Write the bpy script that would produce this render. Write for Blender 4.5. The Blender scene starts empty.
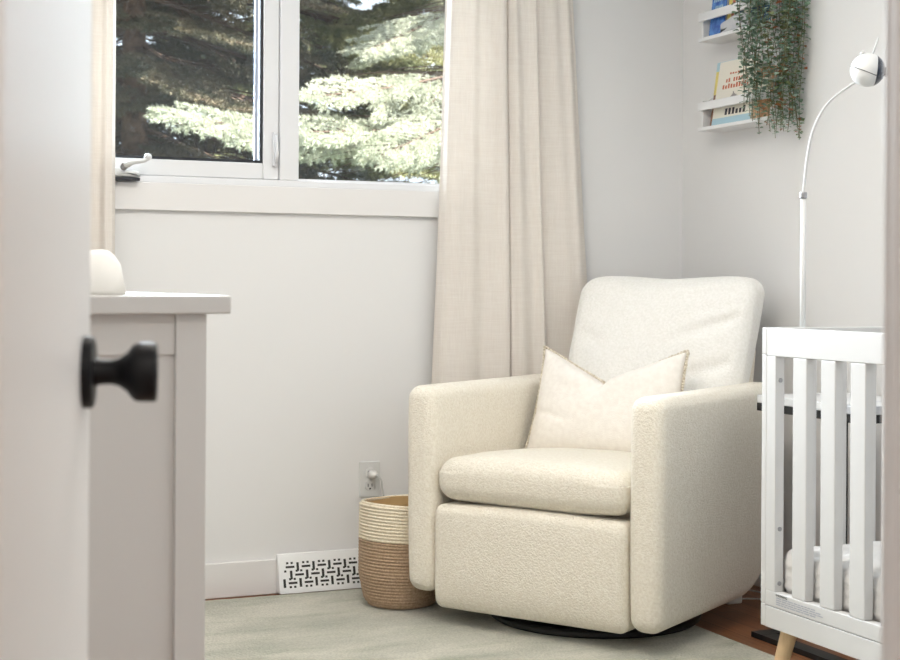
import bpy, bmesh, math, random
import numpy as np
from mathutils import Vector, Matrix, noise
random.seed(7); np.random.seed(7)
S = bpy.context.scene
COL = S.collection
PI = math.pi

# ------------------------------------------------------------------ materials
def mat(name, col=(.8,.8,.8), rough=.5, metal=0, spec=.5, col2=None, cscale=5, cdetail=3, cstretch=(1,1,1),
        bump=0, bscale=100, bdist=.01, bdetail=2, sheen=0, ramp=(.35,.65), trans=0):
    m = bpy.data.materials.new(name); m.use_nodes = True
    nt = m.node_tree; N = nt.nodes; L = nt.links
    b = N['Principled BSDF']
    b.inputs['Base Color'].default_value = (*col,1)
    b.inputs['Roughness'].default_value = rough
    b.inputs['Metallic'].default_value = metal
    b.inputs['Specular IOR Level'].default_value = spec
    if sheen:
        b.inputs['Sheen Weight'].default_value = sheen
    tc = N.new('ShaderNodeTexCoord')
    if col2 is not None:
        mp = N.new('ShaderNodeMapping'); mp.inputs['Scale'].default_value = cstretch
        nz = N.new('ShaderNodeTexNoise'); nz.inputs['Scale'].default_value = cscale; nz.inputs['Detail'].default_value = cdetail
        cr = N.new('ShaderNodeValToRGB')
        cr.color_ramp.elements[0].position = ramp[0]; cr.color_ramp.elements[1].position = ramp[1]
        cr.color_ramp.elements[0].color = (*col,1); cr.color_ramp.elements[1].color = (*col2,1)
        L.new(tc.outputs['Object'], mp.inputs['Vector']); L.new(mp.outputs['Vector'], nz.inputs['Vector'])
        L.new(nz.outputs['Fac'], cr.inputs['Fac']); L.new(cr.outputs['Color'], b.inputs['Base Color'])
    if bump:
        nb = N.new('ShaderNodeTexNoise'); nb.inputs['Scale'].default_value = bscale; nb.inputs['Detail'].default_value = bdetail
        bp = N.new('ShaderNodeBump'); bp.inputs['Strength'].default_value = bump; bp.inputs['Distance'].default_value = bdist
        L.new(tc.outputs['Object'], nb.inputs['Vector']); L.new(nb.outputs['Fac'], bp.inputs['Height'])
        L.new(bp.outputs['Normal'], b.inputs['Normal'])
    if trans:
        tr = N.new('ShaderNodeBsdfTranslucent'); tr.inputs['Color'].default_value = (*col,1)
        mx = N.new('ShaderNodeMixShader'); mx.inputs['Fac'].default_value = trans
        L.new(b.outputs[0], mx.inputs[1]); L.new(tr.outputs[0], mx.inputs[2])
        L.new(mx.outputs[0], N['Material Output'].inputs['Surface'])
    return m

M = {}
M['wall'] = mat('wall_paint', (.79,.782,.775), .75, bump=.05, bscale=250, bdist=.002)
M['ceiling'] = mat('ceiling_paint', (.85,.84,.83), .9)
M['trim'] = mat('trim_paint', (.79,.77,.755), .5)
M['vinyl'] = mat('window_vinyl', (.78,.78,.79), .35)
M['gasket'] = mat('black_gasket', (.012,.014,.02), .5)
M['spacer'] = mat('glazing_spacer', (.45,.5,.62), .35, metal=.3)
M['door'] = mat('door_paint', (.80,.79,.78), .48, spec=.35)
M['black'] = mat('black_metal', (.005,.005,.006), .5, spec=.22)
M['blackflat'] = mat('black_base', (.012,.012,.013), .45)
M['dresser'] = mat('dresser_paint', (.60,.58,.555), .5)
M['pad'] = mat('pad_cover', (.72,.70,.66), .8)
M['knob'] = mat('brushed_knob', (.6,.6,.6), .3, metal=1)
M['boucle'] = mat('boucle_fabric', (.81,.745,.625), .95, col2=(.90,.845,.735), cscale=130, cdetail=4, bump=.75, bscale=210, bdist=.006, bdetail=4, sheen=.3)
M['boucle_lit'] = mat('lit_boucle', (.86,.84,.79), .95, col2=(.93,.91,.87), cscale=130, cdetail=4, bump=.7, bscale=170, bdist=.004, bdetail=4, sheen=.3)  # paler boucle for the back; the light on it is coloured in
M['pillow'] = mat('pillow_fabric', (.86,.81,.75), .9, col2=(.91,.865,.805), cscale=60, bump=.35, bscale=300, bdist=.003)
M['bead'] = mat('bead_trim', (.52,.44,.33), .8, col2=(.84,.77,.65), cscale=150)
M['crib'] = mat('crib_paint', (.64,.63,.62), .45)
M['bolt'] = mat('bolt_steel', (.35,.35,.36), .35, metal=.9)
M['beech'] = mat('beech_wood', (.62,.42,.24), .5, col2=(.72,.52,.31), cscale=12, cstretch=(6,6,1))
M['sheet'] = mat('crib_sheet', (.76,.74,.72), .9, bump=.4, bscale=60, bdist=.004)
M['plastic'] = mat('white_plastic', (.70,.70,.69), .35)
M['cable'] = mat('white_cable', (.58,.58,.575), .45)
M['shelf'] = mat('shelf_paint', (.80,.80,.80), .45)
M['darkplastic'] = mat('camera_face', (.01,.014,.03), .12)
M['ropecream'] = mat('cream_rope', (.74,.64,.48), .9, col2=(.85,.77,.62), cscale=160, bump=.5, bscale=220, bdist=.003)
M['ropebrown'] = mat('brown_rope', (.36,.245,.155), .9, col2=(.50,.36,.245), cscale=160, bump=.5, bscale=220, bdist=.003)
M['ropeshade'] = mat('tan_inner_shade', (.62,.42,.2), .9)  # tan that carries the shading inside the basket
M['hole'] = mat('vent_hole', (.045,.043,.04), .9)
M['vent'] = mat('vent_plate', (.88,.88,.875), .35)
M['bark'] = mat('spruce_bark', (.085,.05,.035), .95, col2=(.2,.12,.08), cscale=14, bump=.6, bscale=30, bdist=.03)
M['needle'] = mat('spruce_needles', (.17,.19,.09), .75, col2=(.38,.37,.20), cscale=3.5, trans=.12)
M['needlelit'] = mat('sunlit_spruce_needles', (.38,.40,.31), .75, col2=(.68,.68,.57), cscale=3.5, trans=.25)  # needle colour raised so the boughs look sunlit
M['needleshade'] = mat('shaded_spruce_needles', (.06,.07,.045), .8, col2=(.20,.16,.10), cscale=3, trans=.1)  # dark needle colour puts the background spruces in shade
M['twig'] = mat('dry_twig', (.10,.062,.045), .95)
M['lawn'] = mat('lawn_grass', (.05,.09,.03), .95, col2=(.09,.13,.05), cscale=3)
M['leaf'] = mat('trailing_leaf', (.10,.19,.11), .55, col2=(.30,.42,.31), cscale=28, trans=.15)
M['leafpale'] = mat('pale_leaf', (.22,.33,.25), .55, col2=(.42,.53,.44), cscale=28, trans=.15)
M['leafolive'] = mat('olive_leaf', (.13,.19,.07), .55, col2=(.30,.33,.17), cscale=28, trans=.15)
M['leafred'] = mat('russet_leaf', (.30,.08,.03), .6, col2=(.5,.22,.10), cscale=28, trans=.1)
M['stem'] = mat('green_stem', (.16,.16,.08), .7)
M['pot'] = mat('white_pot', (.8,.8,.78), .4)
M['paper'] = mat('book_pages', (.83,.8,.72), .8)
M['bookcream'] = mat('cream_cover', (.80,.76,.66), .4)
M['bookbrown'] = mat('brown_cover', (.12,.06,.04), .4, col2=(.30,.14,.07), cscale=20)
M['bookyellow'] = mat('yellow_cover', (.75,.62,.18), .4)
M['bookblue'] = mat('blue_cover', (.03,.10,.40), .35, col2=(.12,.30,.65), cscale=45)
M['bookpale'] = mat('pale_blue_cover', (.40,.58,.66), .4)
M['booknavy'] = mat('navy_cover', (.04,.06,.15), .4, col2=(.10,.25,.35), cscale=30)
M['bookorange'] = mat('russet_cover', (.40,.16,.06), .4, col2=(.62,.42,.26), cscale=40)
M['ink'] = mat('dark_ink', (.03,.03,.035), .5)
M['inkred'] = mat('rust_ink', (.55,.16,.08), .5)
M['inkgrey'] = mat('grey_ink', (.28,.26,.25), .5)
M['inklab'] = mat('label_ink', (.40,.41,.47), .6)
M['felt'] = mat('grey_cloth', (.55,.56,.58), .9, bump=.4, bscale=60, bdist=.004)
M['plug'] = mat('plug_plastic', (.8,.79,.76), .35)

def fabric_linen():
    m = bpy.data.materials.new('linen_curtain'); m.use_nodes = True
    nt = m.node_tree; N = nt.nodes; L = nt.links; b = N['Principled BSDF']
    b.inputs['Roughness'].default_value = .95
    tc = N.new('ShaderNodeTexCoord')
    outs = []
    for sc in ((900,900,30),(25,25,900)):
        mp = N.new('ShaderNodeMapping'); mp.inputs['Scale'].default_value = sc
        nz = N.new('ShaderNodeTexNoise'); nz.inputs['Scale'].default_value = .5; nz.inputs['Detail'].default_value = 3
        L.new(tc.outputs['Object'], mp.inputs['Vector']); L.new(mp.outputs['Vector'], nz.inputs['Vector']); outs.append(nz)
    ad = N.new('ShaderNodeMath'); ad.operation = 'ADD'
    L.new(outs[0].outputs['Fac'], ad.inputs[0]); L.new(outs[1].outputs['Fac'], ad.inputs[1])
    cr = N.new('ShaderNodeValToRGB'); mr = N.new('ShaderNodeMath'); mr.operation = 'MULTIPLY'; mr.inputs[1].default_value = .5
    L.new(ad.outputs[0], mr.inputs[0]); L.new(mr.outputs[0], cr.inputs['Fac'])
    cr.color_ramp.elements[0].position = .3; cr.color_ramp.elements[1].position = .7
    cr.color_ramp.elements[0].color = (.80,.735,.67,1); cr.color_ramp.elements[1].color = (.90,.85,.79,1)
    L.new(cr.outputs['Color'], b.inputs['Base Color'])
    bp = N.new('ShaderNodeBump'); bp.inputs['Strength'].default_value = .3; bp.inputs['Distance'].default_value = .002
    L.new(mr.outputs[0], bp.inputs['Height']); L.new(bp.outputs['Normal'], b.inputs['Normal'])
    tr = N.new('ShaderNodeBsdfTranslucent'); L.new(cr.outputs['Color'], tr.inputs['Color'])
    mx = N.new('ShaderNodeMixShader'); mx.inputs['Fac'].default_value = .16
    L.new(b.outputs[0], mx.inputs[1]); L.new(tr.outputs[0], mx.inputs[2]); L.new(mx.outputs[0], N['Material Output'].inputs['Surface'])
    return m
M['linen'] = fabric_linen()

def glass_mat():
    m = bpy.data.materials.new('window_glass'); m.use_nodes = True
    nt = m.node_tree; N = nt.nodes; L = nt.links; N.remove(N['Principled BSDF'])
    t = N.new('ShaderNodeBsdfTransparent'); t.inputs['Color'].default_value = (.93,.95,.95,1)
    g = N.new('ShaderNodeBsdfGlossy'); g.inputs['Roughness'].default_value = .02
    f = N.new('ShaderNodeFresnel'); f.inputs['IOR'].default_value = 1.45
    mx = N.new('ShaderNodeMixShader')
    L.new(f.outputs[0], mx.inputs[0]); L.new(t.outputs[0], mx.inputs[1]); L.new(g.outputs[0], mx.inputs[2])
    L.new(mx.outputs[0], N['Material Output'].inputs['Surface'])
    return m
M['glass'] = glass_mat()

def floor_mat():
    m = bpy.data.materials.new('oak_planks'); m.use_nodes = True
    nt = m.node_tree; N = nt.nodes; L = nt.links; b = N['Principled BSDF']; b.inputs['Roughness'].default_value = .38
    tc = N.new('ShaderNodeTexCoord'); mp = N.new('ShaderNodeMapping'); mp.inputs['Rotation'].default_value = (0,0,PI/2)
    br = N.new('ShaderNodeTexBrick'); br.inputs['Scale'].default_value = 1
    br.inputs['Brick Width'].default_value = 1.1; br.inputs['Row Height'].default_value = .085
    br.inputs['Mortar Size'].default_value = .0015; br.inputs['Mortar Smooth'].default_value = .3
    br.inputs['Color1'].default_value = (.22,.085,.035,1); br.inputs['Color2'].default_value = (.36,.16,.075,1); br.inputs['Mortar'].default_value = (.05,.02,.01,1)
    L.new(tc.outputs['Object'], mp.inputs['Vector']); L.new(mp.outputs['Vector'], br.inputs['Vector'])
    m2 = N.new('ShaderNodeMapping'); m2.inputs['Scale'].default_value = (40,2.5,1)
    nz = N.new('ShaderNodeTexNoise'); nz.inputs['Scale'].default_value = 2; nz.inputs['Detail'].default_value = 5
    L.new(tc.outputs['Object'], m2.inputs['Vector']); L.new(m2.outputs['Vector'], nz.inputs['Vector'])
    mx = N.new('ShaderNodeMixRGB'); mx.blend_type = 'MULTIPLY'; mx.inputs['Fac'].default_value = .6
    cr = N.new('ShaderNodeValToRGB'); cr.color_ramp.elements[0].position = .3; cr.color_ramp.elements[1].position = .65
    cr.color_ramp.elements[0].color = (.45,.4,.35,1); cr.color_ramp.elements[1].color = (1,1,1,1)
    L.new(nz.outputs['Fac'], cr.inputs['Fac'])
    L.new(br.outputs['Color'], mx.inputs[1]); L.new(cr.outputs['Color'], mx.inputs[2]); L.new(mx.outputs[0], b.inputs['Base Color'])
    return m
M['floor'] = floor_mat()

def rug_mat():
    m = bpy.data.materials.new('rug_pile'); m.use_nodes = True
    nt = m.node_tree; N = nt.nodes; L = nt.links; b = N['Principled BSDF']; b.inputs['Roughness'].default_value = 1
    b.inputs['Sheen Weight'].default_value = .3
    tc = N.new('ShaderNodeTexCoord')
    def nz(scale, det, st=(1,1,1), dist=0):
        mp = N.new('ShaderNodeMapping'); mp.inputs['Scale'].default_value = st
        n = N.new('ShaderNodeTexNoise'); n.inputs['Scale'].default_value = scale; n.inputs['Detail'].default_value = det; n.inputs['Distortion'].default_value = dist
        L.new(tc.outputs['Object'], mp.inputs['Vector']); L.new(mp.outputs['Vector'], n.inputs['Vector']); return n
    a = nz(3.2, 10, (.8,1.5,1), .2); c = nz(8, 9, (.6,1.9,1), .3); d = nz(150, 4)
    r1 = N.new('ShaderNodeValToRGB'); r1.color_ramp.elements[0].position = .36; r1.color_ramp.elements[1].position = .62
    r1.color_ramp.elements[0].color = (.44,.435,.35,1); r1.color_ramp.elements[1].color = (.64,.61,.51,1)
    L.new(a.outputs['Fac'], r1.inputs['Fac'])
    r2 = N.new('ShaderNodeValToRGB'); r2.color_ramp.elements[0].position = .30; r2.color_ramp.elements[1].position = .5
    r2.color_ramp.elements[0].color = (.74,.78,.71,1); r2.color_ramp.elements[1].color = (1,1,1,1)
    L.new(c.outputs['Fac'], r2.inputs['Fac'])
    mx = N.new('ShaderNodeMixRGB'); mx.blend_type = 'MULTIPLY'; mx.inputs['Fac'].default_value = .8
    L.new(r1.outputs['Color'], mx.inputs[1]); L.new(r2.outputs['Color'], mx.inputs[2])
    r3 = N.new('ShaderNodeValToRGB'); r3.color_ramp.elements[0].position = .3; r3.color_ramp.elements[1].position = .7
    r3.color_ramp.elements[0].color = (.68,.68,.68,1); r3.color_ramp.elements[1].color = (1.0,1.0,1.0,1)
    L.new(d.outputs['Fac'], r3.inputs['Fac'])
    m3 = N.new('ShaderNodeMixRGB'); m3.blend_type = 'MULTIPLY'; m3.inputs['Fac'].default_value = .9
    L.new(mx.outputs[0], m3.inputs[1]); L.new(r3.outputs['Color'], m3.inputs[2]); L.new(m3.outputs[0], b.inputs['Base Color'])
    bp = N.new('ShaderNodeBump'); bp.inputs['Strength'].default_value = .7; bp.inputs['Distance'].default_value = .006
    L.new(d.outputs['Fac'], bp.inputs['Height']); L.new(bp.outputs['Normal'], b.inputs['Normal'])
    return m
M['rug'] = rug_mat()

# ------------------------------------------------------------------ mesh helpers
class MB:
    def __init__(s): s.v = []; s.f = []; s.mi = []; s.cur = 0
    def add(s, vs, fs):
        n = len(s.v); s.v += [tuple(p) for p in vs]; s.f += [tuple(i+n for i in f) for f in fs]; s.mi += [s.cur]*len(fs)
    def box(s, x0, y0, z0, x1, y1, z1, mx=None):
        vs = [Vector(p) for p in ((x0,y0,z0),(x1,y0,z0),(x1,y1,z0),(x0,y1,z0),(x0,y0,z1),(x1,y0,z1),(x1,y1,z1),(x0,y1,z1))]
        if mx: vs = [mx @ p for p in vs]
        s.add(vs, [(0,3,2,1),(4,5,6,7),(0,1,5,4),(1,2,6,5),(2,3,7,6),(3,0,4,7)])
    def prism(s, pts, a, b, mx=None):   # pts in (x,z); extruded along y from a to b
        n = len(pts); vs = [Vector((p[0],a,p[1])) for p in pts]+[Vector((p[0],b,p[1])) for p in pts]
        if mx: vs = [mx @ p for p in vs]
        s.add(vs, [tuple(range(n)), tuple(range(2*n-1,n-1,-1))]+[(i,i+n,(i+1)%n+n,(i+1)%n) for i in range(n)])
    def lathe(s, prof, seg=32, mx=None, cap=True):
        vs = []; fs = []
        for r,z in prof:
            for k in range(seg):
                a = 2*PI*k/seg; vs.append(Vector((r*math.cos(a), r*math.sin(a), z)))
        for i in range(len(prof)-1):
            for k in range(seg):
                k2 = (k+1)%seg; fs.append((i*seg+k, i*seg+k2, (i+1)*seg+k2, (i+1)*seg+k))
        if cap:
            fs.append(tuple(range(seg-1,-1,-1))); fs.append(tuple((len(prof)-1)*seg+k for k in range(seg)))
        if mx: vs = [mx @ p for p in vs]
        s.add(vs, fs)
    def tube(s, pts, r, seg=10, cap=True):
        pts = [Vector(p) for p in pts]; n = len(pts); rr = r if isinstance(r,(list,tuple)) else [r]*n
        vs = []; fs = []; up = Vector((0,0,1)); prev = None
        for i,p in enumerate(pts):
            t = (pts[min(i+1,n-1)]-pts[max(i-1,0)]).normalized()
            if prev is None:
                a = t.cross(up if abs(t.z) < .9 else Vector((1,0,0))).normalized()
            else:
                a = (prev - t*prev.dot(t)).normalized()
            prev = a; b = t.cross(a)
            for k in range(seg):
                q = 2*PI*k/seg; vs.append(p+(a*math.cos(q)+b*math.sin(q))*rr[i])
        for i in range(n-1):
            for k in range(seg):
                k2 = (k+1)%seg; fs.append((i*seg+k,i*seg+k2,(i+1)*seg+k2,(i+1)*seg+k))
        if cap: fs.append(tuple(range(seg-1,-1,-1))); fs.append(tuple((n-1)*seg+k for k in range(seg)))
        s.add(vs, fs)
    def build(s, name, m, parent=None, smooth=False, bevel=0, loc=None, rot=None):
        me = bpy.data.meshes.new(name); me.from_pydata(s.v, [], s.f)
        ms = m if isinstance(m,(list,tuple)) else [m]
        for q in ms: me.materials.append(q)
        if len(ms) > 1: me.polygons.foreach_set('material_index', s.mi)
        me.validate(); 
        bm = bmesh.new(); bm.from_mesh(me); bmesh.ops.recalc_face_normals(bm, faces=bm.faces); bm.to_mesh(me); bm.free()
        o = bpy.data.objects.new(name, me); COL.objects.link(o)
        if smooth: me.polygons.foreach_set('use_smooth', [True]*len(me.polygons))
        if bevel:
            bv = o.modifiers.new('bev','BEVEL'); bv.width = bevel; bv.segments = 2; bv.limit_method = 'ANGLE'; bv.angle_limit = math.radians(40)
            me.polygons.foreach_set('use_smooth', [True]*len(me.polygons))
            wn = o.modifiers.new('wn','WEIGHTED_NORMAL'); wn.keep_sharp = False
        if parent: o.parent = parent
        if loc is not None: o.location = loc
        if rot is not None: o.rotation_euler = rot
        return o

def rbox(mb, lo, hi, r, n=(10,10,10), c=4, fn=None):
    lo = Vector(lo); hi = Vector(hi); ctr = (lo+hi)/2; h = (hi-lo)/2
    ax = []
    for k in range(3):
        a = h[k]; rr = min(r, a*.999)
        corner = [-a + rr*(1-math.cos(math.radians(45*j/c)))/(1-math.cos(math.radians(45)))*.0 + rr*j/c for j in range(c)]
        inner = list(np.linspace(-(a-rr), a-rr, n[k]+1))
        ax.append(corner + inner + [-q for q in reversed(corner)])
    idx = {}; vs = []; fs = []
    def vid(p):
        key = tuple(round(q,6) for q in p)
        if key not in idx:
            idx[key] = len(vs)
            rr = [min(r, h[k]*.999) for k in range(3)]
            q = Vector([max(-(h[k]-rr[k]), min(h[k]-rr[k], p[k])) for k in range(3)])
            d = Vector(p)-q
            mxr = min(rr)
            if d.length > 1e-9:
                # soften: map the cube corner onto the sphere
                m = max(abs(d.x)/rr[0], abs(d.y)/rr[1], abs(d.z)/rr[2])
                u = Vector([math.tan(max(-1,min(1,d[k]/rr[k]))*PI/4) if m>0 else 0 for k in range(3)])
                u.normalize()
                p = q + Vector([u[k]*rr[k]*min(1,m) for k in range(3)])
            else: p = Vector(p)
            p = Vector(p)+ctr
            if fn: p = fn(p)
            vs.append(p)
        return idx[key]
    for k in range(3):
        i,j = [(1,2),(2,0),(0,1)][k]
        for sgn in (-1,1):
            for a in range(len(ax[i])-1):
                for b in range(len(ax[j])-1):
                    q = []
                    for (aa,bb) in ((a,b),(a+1,b),(a+1,b+1),(a,b+1)):
                        p = [0,0,0]; p[k] = sgn*h[k]; p[i] = ax[i][aa]; p[j] = ax[j][bb]; q.append(vid(p))
                    if sgn < 0: q.reverse()
                    if len(set(q)) > 2: fs.append(tuple(q))
    mb.add(vs, fs)

def tag(o, label=None, cat=None, group=None, kind=None):
    if label: o['label'] = label
    if cat: o['category'] = cat
    if group: o['group'] = group
    if kind: o['kind'] = kind
    return o
def thing(name, label, cat, loc=(0,0,0), rz=0, group=None):
    o = bpy.data.objects.new(name, None); COL.objects.link(o); o.empty_display_size = .1
    o.location = loc; o.rotation_euler = (0,0,rz); return tag(o, label, cat, group)
def struct(name, mb, m, **k):
    return tag(mb.build(name, m, **k), kind='structure')
def align(p, d):    # matrix taking +Z to direction d, at p
    return Matrix.Translation(Vector(p)) @ Vector(d).to_track_quat('Z','Y').to_matrix().to_4x4()

# ------------------------------------------------------------------ room shell
XL, XR, YB, YF, H = .045, 2.92, 4.63, .84, 2.44
WX0, WX1, WZ0, WZ1 = .74, 2.10, 1.31, 2.16          # rough window opening
b = MB(); b.box(-1.2,-1.6,-.12, XR+.15, YB+.16, 0); struct('floor', b, M['floor'])
b = MB(); b.box(-1.2,-1.6,H, XR+.15, YB+.16, H+.12); struct('ceiling', b, M['ceiling'])
b = MB()
b.box(XL-.15,YB,0, WX0,YB+.16,H); b.box(WX1,YB,0, XR+.15,YB+.16,H); b.box(WX0,YB,0, WX1,YB+.16,WZ0); b.box(WX0,YB,WZ1, WX1,YB+.16,H)
struct('wall_back', b, M['wall'])
b = MB(); b.box(XR,-1.6,0, XR+.15,YB,H); struct('wall_right', b, M['wall'])
b = MB(); b.box(XL-.15,YF,0, XL,YB,H); struct('wall_left', b, M['wall'])
DX0, DX1, DH = .084, .7045, 2.05
b = MB(); b.box(-1.2,YF-.12,0, DX0-.02,YF,H); b.box(DX1+.02,YF-.12,0, XR,YF,H); b.box(DX0-.02,YF-.12,DH+.02, DX1+.02,YF,H)
struct('wall_front', b, M['wall'])
b = MB(); b.box(-1.3,-1.6,0, -1.2,YF,H); struct('wall_hall_left', b, M['wall'])
b = MB(); b.box(-1.2,-1.7,0, XR,-1.6,H); struct('wall_hall_rear', b, M['wall'])
# door lining and casing
b = MB(); b.box(DX0-.02,YF-.125,0, DX0,YF+.004,DH); b.box(DX1,YF-.125,0, DX1+.02,YF+.004,DH); b.box(DX0-.02,YF-.125,DH, DX1+.02,YF+.004,DH+.02)
b.box(DX1+.004,YF+.004,0, DX1+.07,YF+.018,DH+.06); b.box(DX0-.05,YF+.004,DH+.004, DX1+.004,YF+.018,DH+.06)
struct('trim_door', b, M['trim'], bevel=.003)
# baseboards
def bprof(): return None
b = MB(); b.box(XL,YB-.016,0, XR,YB,.112)
struct('baseboard_back', b, M['trim'], bevel=.004)
b = MB(); b.box(XR-.016,YF,0.002, XR,YB-.016,.118); struct('baseboard_right', b, M['trim'], bevel=.004)
b = MB(); b.box(XL,YF+.02,0.002, XL+.016,YB-.016,.118); struct('baseboard_left', b, M['trim'], bevel=.004)

# ------------------------------------------------------------------ window
def ring(mb, x0,z0,x1,z1, w, y0,y1):
    mb.box(x0,y0,z0, x0+w,y1,z1); mb.box(x1-w,y0,z0, x1,y1,z1); mb.box(x0+w,y0,z0, x1-w,y1,z0+w); mb.box(x0+w,y0,z1-w, x1-w,y1,z1)
w = bpy.data.objects.new('window_1', None); COL.objects.link(w); tag(w, kind='structure')
b = MB(); b.box(WX0-.09,YB-.018,1.224, WX1+.09,YB,WZ0); b.box(WX0-.09,YB-.018,WZ1, WX1+.09,YB,WZ1+.09)
b.box(WX0-.09,YB-.018,WZ0, WX0,YB,WZ1); b.box(WX1,YB-.018,WZ0, WX1+.09,YB,WZ1)
b.build('window_casing', M['trim'], w, bevel=.002)
b = MB()
b.box(WX0,YB-.004,WZ0, WX0+.03,YB+.11,WZ1); b.box(WX1-.03,YB-.004,WZ0, WX1,YB+.11,WZ1)
b.box(WX0+.03,YB-.004,WZ0, WX1-.03,YB+.11,WZ0+.022); b.box(WX0+.03,YB-.004,WZ1-.03, WX1-.03,YB+.11,WZ1); b.box(1.402,YB-.004,WZ0+.022, 1.466,YB+.11,WZ1-.03)
b.build('window_frame', M['vinyl'], w, bevel=.003)
b = MB(); ring(b, WX0+.031,WZ0+.023,1.401,WZ1-.031, .052, YB+.006,YB+.06)
sash = b.build('casement_sash', M['vinyl'], w, bevel=.004)
b = MB(); ring(b, WX0+.083,WZ0+.075,1.349,WZ1-.083, .009, YB+.012,YB+.05); b.build('glazing_gasket', M['gasket'], sash)
b = MB(); b.box(1.326,YB+.03,WZ0+.085,1.338,YB+.034,WZ1-.1); b.build('glazing_spacer', M['spacer'], sash)
b = MB(); b.box(WX0+.09,YB+.040,WZ0+.082, 1.342,YB+.044,WZ1-.09); b.build('window_pane', M['glass'], sash)
b = MB(); b.box(1.466,YB+.040,WZ0+.022, WX1-.03,YB+.044,WZ1-.03); b.build('window_pane', M['glass'], w)
b = MB(); ring(b, 1.466,WZ0+.022,WX1-.03,WZ1-.03, .008, YB+.026,YB+.06); b.build('glazing_bead', M['vinyl'], w)
# casement lock (long slim lever on the sash stile)
b = MB(); b.box(1.378,YB-.012,1.375,1.394,YB+.006,1.485)
lk = b.build('casement_lock', M['vinyl'], w, bevel=.003)
b = MB(); b.tube([(1.386,YB-.012,1.475),(1.386,YB-.022,1.45),(1.386,YB-.026,1.41),(1.386,YB-.018,1.385)], [.004,.005,.006,.005], 8); b.build('lock_lever', M['vinyl'], lk, smooth=True)
# crank
ck = bpy.data.objects.new('window_crank', None); COL.objects.link(ck); ck.parent = w
b = MB(); rbox(b, (.80,YB-.045,1.322),(.945,YB+.006,1.352), .012, (4,3,2), 3, lambda p: Vector((p.x,p.y,p.z-(.012*max(0,(p.x-.87)/.08) if p.z>1.337 else 0)))); b.build('crank_housing', M['plastic'], ck, smooth=True)
b = MB(); b.box(.80,YB-.046,1.312,.943,YB-.018,1.321); b.build('crank_gap', M['gasket'], ck)
b = MB(); b.tube([(.895,YB-.05,1.356),(.92,YB-.06,1.368),(.955,YB-.06,1.374),(.965,YB-.058,1.382)], [.011,.008,.007,.008], 10)
b.lathe([(.0,.0),(.010,.002),(.012,.010),(.008,.018),(0,.02)], 14, align((.965,YB-.058,1.376),(0,0,1)), cap=False)
b.build('crank_lever', M['plastic'], ck, smooth=True)
b = MB(); b.lathe([(.0,.0),(.011,.0),(.011,.012),(0,.014)], 16, align((.893,YB-.046,1.352),(0,-1,.2)), cap=False); b.build('crank_hub', M['bolt'], ck, smooth=True)

# ------------------------------------------------------------------ curtains
def curtain(name, label, xb0, xb1, xt0, xt1, prof, zt=2.27, zb=.015, ybase=4.60, segs=220):
    # prof: list of (fraction along, offset from rod plane towards the room)
    P = np.array(prof); fr = np.linspace(0,1,segs)
    # smooth interpolation through control points
    def interp(s):
        i = np.searchsorted(P[:,0], s)-1; i = max(0,min(len(P)-2,i)); t = (s-P[i,0])/(P[i+1,0]-P[i,0]); t = t*t*(3-2*t)
        return P[i,1]*(1-t)+P[i+1,1]*t
    base = [interp(s) for s in fr]; nz = 46; vs = []; fs = []
    for j in range(nz+1):
        k = j/nz; z = zb+(zt-zb)*k
        e = k**.8
        x0 = xb0+(xt0-xb0)*e; x1 = xb1+(xt1-xb1)*e
        for i,s in enumerate(fr):
            x = x0+(x1-x0)*s
            wob = noise.noise(Vector((s*5, z*1.3, xb0)))*.006
            y = ybase - .005 - base[i]*(.85+.15*(1-k)) - wob - .004*math.sin(s*60+z*2)*(k)
            x += noise.noise(Vector((s*3, z*1.1, 5)))*.005*(1 if 0<s<1 else .4)
            vs.append((x,min(y,4.603),z))
    for j in range(nz):
        for i in range(segs-1):
            a = j*segs+i; fs.append((a,a+1,a+segs+1,a+segs))
    root = thing(name, label, 'curtain', ((xb0+xb1)/2,ybase,0), group=None)
    b = MB(); b.add([(v[0]-(xb0+xb1)/2, v[1]-ybase, v[2]) for v in vs], fs)
    o = b.build('curtain_panel', M['linen'], root, smooth=True)
    so = o.modifiers.new('s','SOLIDIFY'); so.thickness = .0015
    return root
curtain('curtain', 'long oatmeal linen curtain hanging behind the armchair', 1.888,2.605,1.972,2.430,
        [(0,.01),(.03,.045),(.16,.062),(.28,.046),(.40,.070),(.428,.066),(.440,-.004),(.452,.050),(.50,.064),(.59,.050),(.645,.072),(.66,.05),(.675,.03),(.80,.045),(.90,.05),(.97,.03),(1,.0)])
curtain('curtain', 'linen curtain at the crank side of the window behind the dresser', .30,.870,.36,.862,
        [(0,.01),(.1,.06),(.2,.02),(.35,.07),(.46,.01),(.6,.06),(.72,.025),(.82,.07),(.90,.055),(.93,.075),(.97,.07),(1,.03)])
rod = thing('curtain_rod', 'black curtain rod above the window carrying both linen curtains', 'curtain rod', (1.4,4.56,2.29))
b = MB(); b.tube([(-1.17,0,0),(1.10,0,0)], .011, 14); b.build('rod', M['black'], rod, smooth=True)
for sx in (-1.18,1.11):
    b = MB(); b.lathe([(0,-.02),(.014,-.018),(.02,0),(.014,.018),(0,.02)], 16, Matrix.Translation((sx,0,0)), cap=False); b.build('finial', M['black'], rod, smooth=True)
for sx in (-.78,.95):
    b = MB(); b.tube([(sx,.07,-.0),(sx,.0,0)], .006, 8); b.lathe([(.022,0),(.022,.006)], 16, align((sx,.07,0),(0,-1,0))); b.build('bracket', M['black'], rod, smooth=False)

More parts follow.
